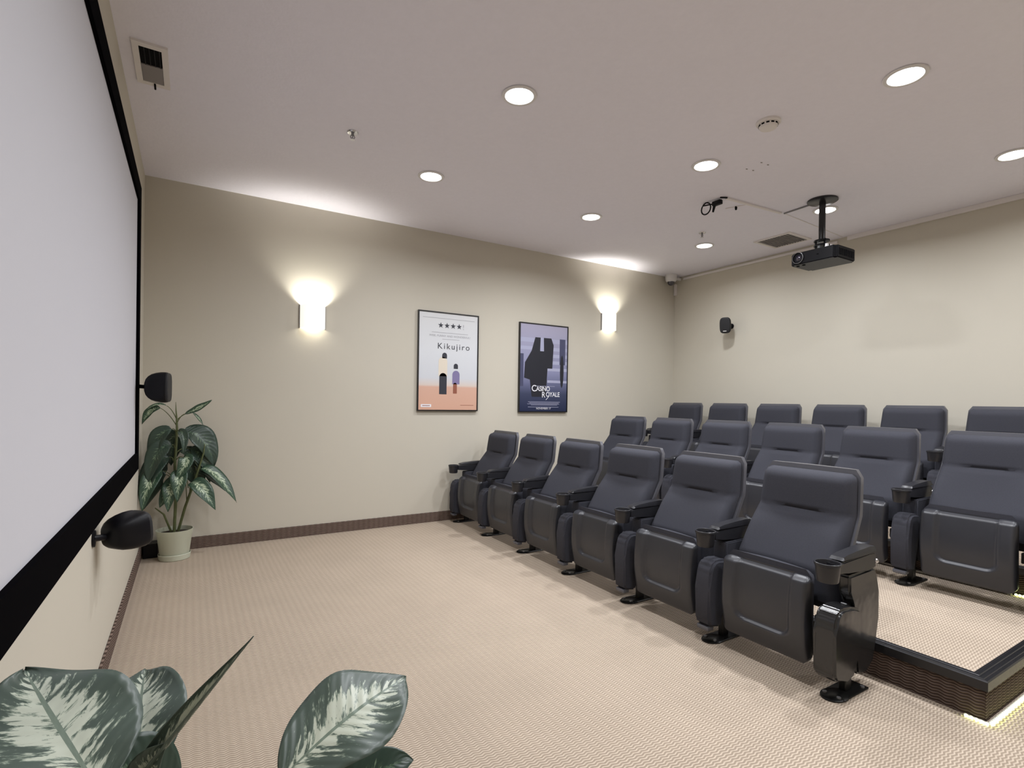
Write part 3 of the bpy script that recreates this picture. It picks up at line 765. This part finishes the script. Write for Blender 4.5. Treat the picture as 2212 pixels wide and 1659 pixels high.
def leaf(parent, P, width, nrm, m, fold=.25, nu=10, nv=22, curl=0, peak=.45, wavy=.03, sharp=1.0, name='leaf', twist=0):
    """P: base, control, tip of the midrib; nrm: upper-side direction"""
    P = [Vector(p) for p in P]; nrm = Vector(nrm).normalized()
    bm = new(); uvl = bm.loops.layers.uv.new('UVMap'); G = []
    def C(t): return P[0]*(1-t)**2+P[1]*2*t*(1-t)+P[2]*t*t
    for j in range(nv+1):
        t = j/nv; c = C(t); tg = (C(min(1, t+.01))-C(max(0, t-.01))).normalized()
        s = tg.cross(nrm).normalized(); n2 = s.cross(tg)
        if twist: R = Matrix.Rotation(twist*t, 3, tg); s = R @ s; n2 = R @ n2
        # width profile: rounded near the base, drawn out to a point
        if t < peak: wv = max(0, math.sin(PI/2*min(1, t/peak)))**.62
        else: wv = max(0, math.cos(PI/2*(t-peak)/(1-peak)))**(.85*sharp)
        wd = width/2*max(wv, .012)
        row = []
        for i in range(nu+1):
            u = i/nu*2-1
            ang = fold*abs(u)+curl*abs(u)
            if curl: # rolled leaf
                ph = curl*u; off = s*(math.sin(ph)/max(curl, .01)*wd)+n2*((1-math.cos(ph))/max(curl, .01)*wd)
            else:
                off = s*(u*wd*math.cos(fold))+n2*(abs(u)*wd*math.sin(fold))
            off += n2*(wavy*width*math.sin(t*13+u*2+width*50)*abs(u))
            row.append(bm.verts.new(c+off))
        G.append(row)
    for j in range(nv):
        for i in range(nu):
            f = bm.faces.new((G[j][i], G[j][i+1], G[j+1][i+1], G[j+1][i]))
            for l, (a, b) in zip(f.loops, ((i, j), (i+1, j), (i+1, j+1), (i, j+1))): l[uvl].uv = (a/nu, b/nv)
    me = bpy.data.meshes.new(name); bm.to_mesh(me); bm.free(); me.materials.append(m)
    for p in me.polygons: p.use_smooth = True
    o = mesh_obj(name, me, parent)
    sd = o.modifiers.new('thick', 'SOLIDIFY'); sd.thickness = .0009
    return o
def petiole(parent, pts, r=.004, m=None):
    Pn = [Vector(p) for p in pts]
    if len(Pn) == 3:
        Pn = [Pn[0]*(1-t)**2+Pn[1]*2*t*(1-t)+Pn[2]*t*t for t in [k/8 for k in range(9)]]
    bm = new(); tube(bm, Pn, [r*(1.2-.5*k/(len(Pn)-1)) for k in range(len(Pn))], 7)
    return obj('petiole', bm, m or m_stem, parent, True)
def pot(parent, r, h, m):
    bm = new(); lathe(bm, [(0, .022), (r*.76, .022), (r*.78, .028), (r*.93, h-.045), (r*.95, h-.04), (r*.985, h-.006), (r*1.0, h), (r*.96, h), (r*.93, h-.02), (r*.90, h-.04), (0, h-.045)], 0, 0, 40)
    obj('pot', bm, m, parent, True, 30)
    bm = new(); lathe(bm, [(0, 0), (r*.80, 0), (r*.84, .004), (r*.88, .042), (r*.865, .046), (r*.84, .043), (r*.79, .018), (0, .018)], 0, 0, 40)
    obj('saucer', bm, m, parent, True, 30)
    bm = new(); lathe(bm, [(0, h-.022), (r*.5, h-.024), (r*.93, h-.032)], 0, 0, 28); obj('soil', bm, m_soil, parent, True)

# far corner plant (world coordinates relative to the pot centre)
cx, cy = .232, -.235
t = thing('potted_plant', 'tall variegated plant in a cream pot standing in the corner', 'plant', (cx, cy, 0), 'potted variegated plants')
pot(t, .127, .232, m_pot)
def R(p): return (p[0]-cx, p[1]-cy, p[2])
bm = new(); tube(bm, [R(p) for p in ((.228, -.24, .19), (.236, -.245, .45), (.228, -.25, .75), (.240, -.25, 1.02), (.236, -.25, 1.12), (.232, -.25, 1.17), (.230, -.25, 1.235))], [.011, .011, .010, .009, .006, .004, .0015], 9); obj('stem', bm, m_stem, t, True)
bm = new(); tube(bm, [R(p) for p in ((.250, -.22, .19), (.30, -.245, .40), (.37, -.25, .63), (.423, -.25, .83), (.43, -.25, .90))], [.010, .010, .009, .006, .002], 9); obj('stem', bm, m_stem, t, True)
bm = new(); tube(bm, [R(p) for p in ((.215, -.22, .19), (.16, -.27, .36), (.105, -.30, .42))], [.008, .007, .004], 8); obj('stem', bm, m_stem, t, True)
LV = [ # base, control, tip, width, normal, stem point, material, fold
 ((.13, -.22, 1.185), (.06, -.22, 1.19), (.012, -.23, 1.06), .075, (-.2, -.8, .55), (.236, -.25, 1.05), m_leaf, .5),
 ((.17, -.25, 1.205), (.10, -.24, 1.235), (.03, -.25, 1.16), .035, (0, -.5, .8), (.236, -.25, 1.10), m_leaf, .5),
 ((.292, -.28, 1.142), (.39, -.30, 1.18), (.475, -.30, 1.255), .062, (-.3, -.75, .6), (.236, -.25, 1.06), m_leaf, .3),
 ((.345, -.21, 1.15), (.385, -.20, 1.11), (.418, -.20, 1.05), .030, (.3, -.7, .5), (.236, -.25, 1.09), m_leaf, .4),
 ((.205, -.26, 1.02), (.10, -.28, 1.03), (.075, -.30, .72), .135, (-.45, -.85, .3), (.236, -.25, .99), m_leafg, .35),
 ((.250, -.28, 1.01), (.30, -.33, 1.02), (.285, -.36, .83), .075, (.25, -.95, .2), (.236, -.25, .98), m_leafg, .45),
 ((.280, -.20, .99), (.44, -.20, 1.01), (.500, -.20, .71), .21, (.35, -.8, .45), (.24, -.24, .97), m_leafg, .3),
 ((.235, -.18, 1.0), (.20, -.12, .96), (.20, -.12, .72), .17, (-.1, -.9, .3), (.236, -.25, .95), m_leafg, .3),
 ((.255, -.22, .84), (.38, -.20, .86), (.520, -.20, .60), .13, (.25, -.7, .65), (.23, -.25, .80), m_leafg, .3),
 ((.190, -.26, .80), (.08, -.32, .82), (.012, -.36, .47), .155, (-.35, -.85, .4), (.23, -.25, .76), m_leafg, .3),
 ((.15, -.28, .70), (.06, -.36, .72), (.03, -.42, .42), .125, (-.1, -.9, .4), (.23, -.25, .62), m_leaf, .3),
 ((.20, -.15, .78), (.09, -.12, .78), (.05, -.12, .50), .17, (-.2, -.9, .3), (.23, -.22, .72), m_leafg, .25),
 ((.285, -.29, .80), (.34, -.34, .83), (.235, -.37, .62), .11, (.1, -.9, .45), (.23, -.25, .77), m_leaf, .35),
 ((.30, -.29, .63), (.22, -.34, .64), (.135, -.36, .43), .135, (0, -.8, .6), (.31, -.25, .45), m_leaf, .3),
 ((.22, -.30, .62), (.20, -.37, .62), (.19, -.40, .40), .11, (0, -.9, .4), (.23, -.25, .56), m_leaf, .3),
 ((.335, -.30, .60), (.39, -.38, .63), (.505, -.40, .385), .145, (.1, -.7, .7), (.33, -.25, .52), m_leaf, .3),
 ((.40, -.25, .70), (.50, -.27, .72), (.66, -.31, .415), .125, (.2, -.55, .8), (.40, -.25, .72), m_leaf, .25),
 ((.36, -.22, .72), (.46, -.20, .70), (.58, -.20, .50), .14, (.2, -.6, .7), (.38, -.25, .66), m_leafg, .25),
 ((.17, -.20, .66), (.07, -.18, .66), (.03, -.20, .40), .16, (-.1, -.9, .4), (.23, -.24, .58), m_leafg, .25),
 ((.21, -.30, .90), (.10, -.33, .93), (.06, -.36, .62), .15, (-.3, -.85, .4), (.23, -.25, .86), m_leafg, .3),
 ((.33, -.21, .86), (.42, -.20, .84), (.47, -.22, .58), .15, (.2, -.8, .5), (.24, -.25, .84), m_leafg, .3),
 ((.26, -.31, .70), (.26, -.38, .70), (.25, -.41, .47), .12, (0, -.9, .4), (.24, -.25, .64), m_leaf, .3),
 ((.29, -.20, .72), (.36, -.18, .72), (.42, -.18, .50), .15, (.1, -.9, .4), (.32, -.24, .55), m_leafg, .25),
]
for i, (a, b, c, wd, n, sp_, mm, fo) in enumerate(LV):
    leaf(t, [R(a), R(b), R(c)], wd, n, mm, fold=fo, nu=8, nv=16)
    sp_ = Vector(R(sp_)); A = Vector(R(a)); petiole(t, [sp_, (sp_+A)/2+Vector((0, 0, .035)), A], .0032)

bm = new(); box(bm, .022, .118, -.155, -.03, 0, .112, .004, 2)  # plain block filling a black patch of unclear origin
tag(obj('black_block', bm, m_black), 'small plain black block on the floor in the corner, half behind the plant pot', 'box')

# foreground plant, close to the camera; its pot is on the floor below the frame
cx, cy = .33, -4.17
t = thing('potted_plant', 'variegated plant close to the camera, broad mottled leaves rising into the foreground', 'plant', (cx, cy, 0), 'potted variegated plants')
pot(t, .15, .26, m_pot)
bm = new(); tube(bm, [R(p) for p in ((.33, -4.17, .22), (.325, -4.16, .38), (.31, -4.14, .52), (.30, -4.13, .60))], [.014, .013, .011, .008], 10); obj('stem', bm, m_stem, t, True)
bm = new(); tube(bm, [R(p) for p in ((.36, -4.16, .22), (.38, -4.17, .36), (.385, -4.17, .50))], [.012, .011, .008], 10); obj('stem', bm, m_stem, t, True)
NV = [
 ((.219, -4.20, .690), (.145, -4.10, .775), (.088, -3.97, .805), .215, (.12, -.35, .9), (.30, -4.13, .56), m_leafn, .12, dict(peak=.42)),
 ((.256, -4.03, .580), (.245, -3.92, .685), (.251, -3.80, .688), .165, (.1, -.45, .9), (.31, -4.13, .50), m_leafn, .30, dict(twist=-.3)),
 ((.20, -3.90, .53), (.14, -3.88, .64), (.175, -3.90, .71), .13, (-.2, -.9, .4), (.31, -4.12, .48), m_leafn, .35, {}),
 ((.255, -4.13, .645), (.335, -4.175, .765), (.421, -4.206, .880), .050, (-.6, -.5, .6), (.30, -4.13, .58), m_leafn, 0, dict(curl=1.9, peak=.28, sharp=1.5, wavy=0)),
 ((.449, -4.32, .700), (.56, -4.285, .757), (.681, -4.226, .752), .165, (-.12, -.42, .9), (.385, -4.17, .48), m_leafn, .10, dict(peak=.52, sharp=.95)),
 ((.30, -4.07, .56), (.27, -4.10, .68), (.17, -4.12, .66), .12, (.1, -.7, .7), (.31, -4.13, .50), m_leafg, .2, {}),
 ((.31, -4.10, .58), (.25, -4.13, .66), (.30, -4.17, .72), .075, (-.3, -.8, .4), (.30, -4.13, .56), m_leafn, .45, {}),
 ((.18, -4.10, .56), (.12, -4.14, .66), (.05, -4.20, .70), .14, (.1, -.6, .8), (.30, -4.14, .46), m_leafg, .15, {}),
 ((.55, -4.20, .50), (.61, -4.21, .60), (.70, -4.22, .585), .10, (-.1, -.5, .85), (.385, -4.17, .42), m_leafg, .15, {}),
]
for i, (a, b, c, wd, n, sp_, mm, fo, kw) in enumerate(NV):
    leaf(t, [R(a), R(b), R(c)], wd, n, mm, fold=fo, nu=14, nv=36, **kw)
    sp_ = Vector(R(sp_)); A = Vector(R(a)); petiole(t, [sp_, (sp_+A)/2+Vector((0, 0, .03)), A], .005)
bm = new(); tube(bm, [R(p) for p in ((.235, -4.08, .60), (.262, -4.12, .655), (.275, -4.14, .62), (.262, -4.15, .58))], .003, 7); obj('tendril', bm, m_stem, t, True)
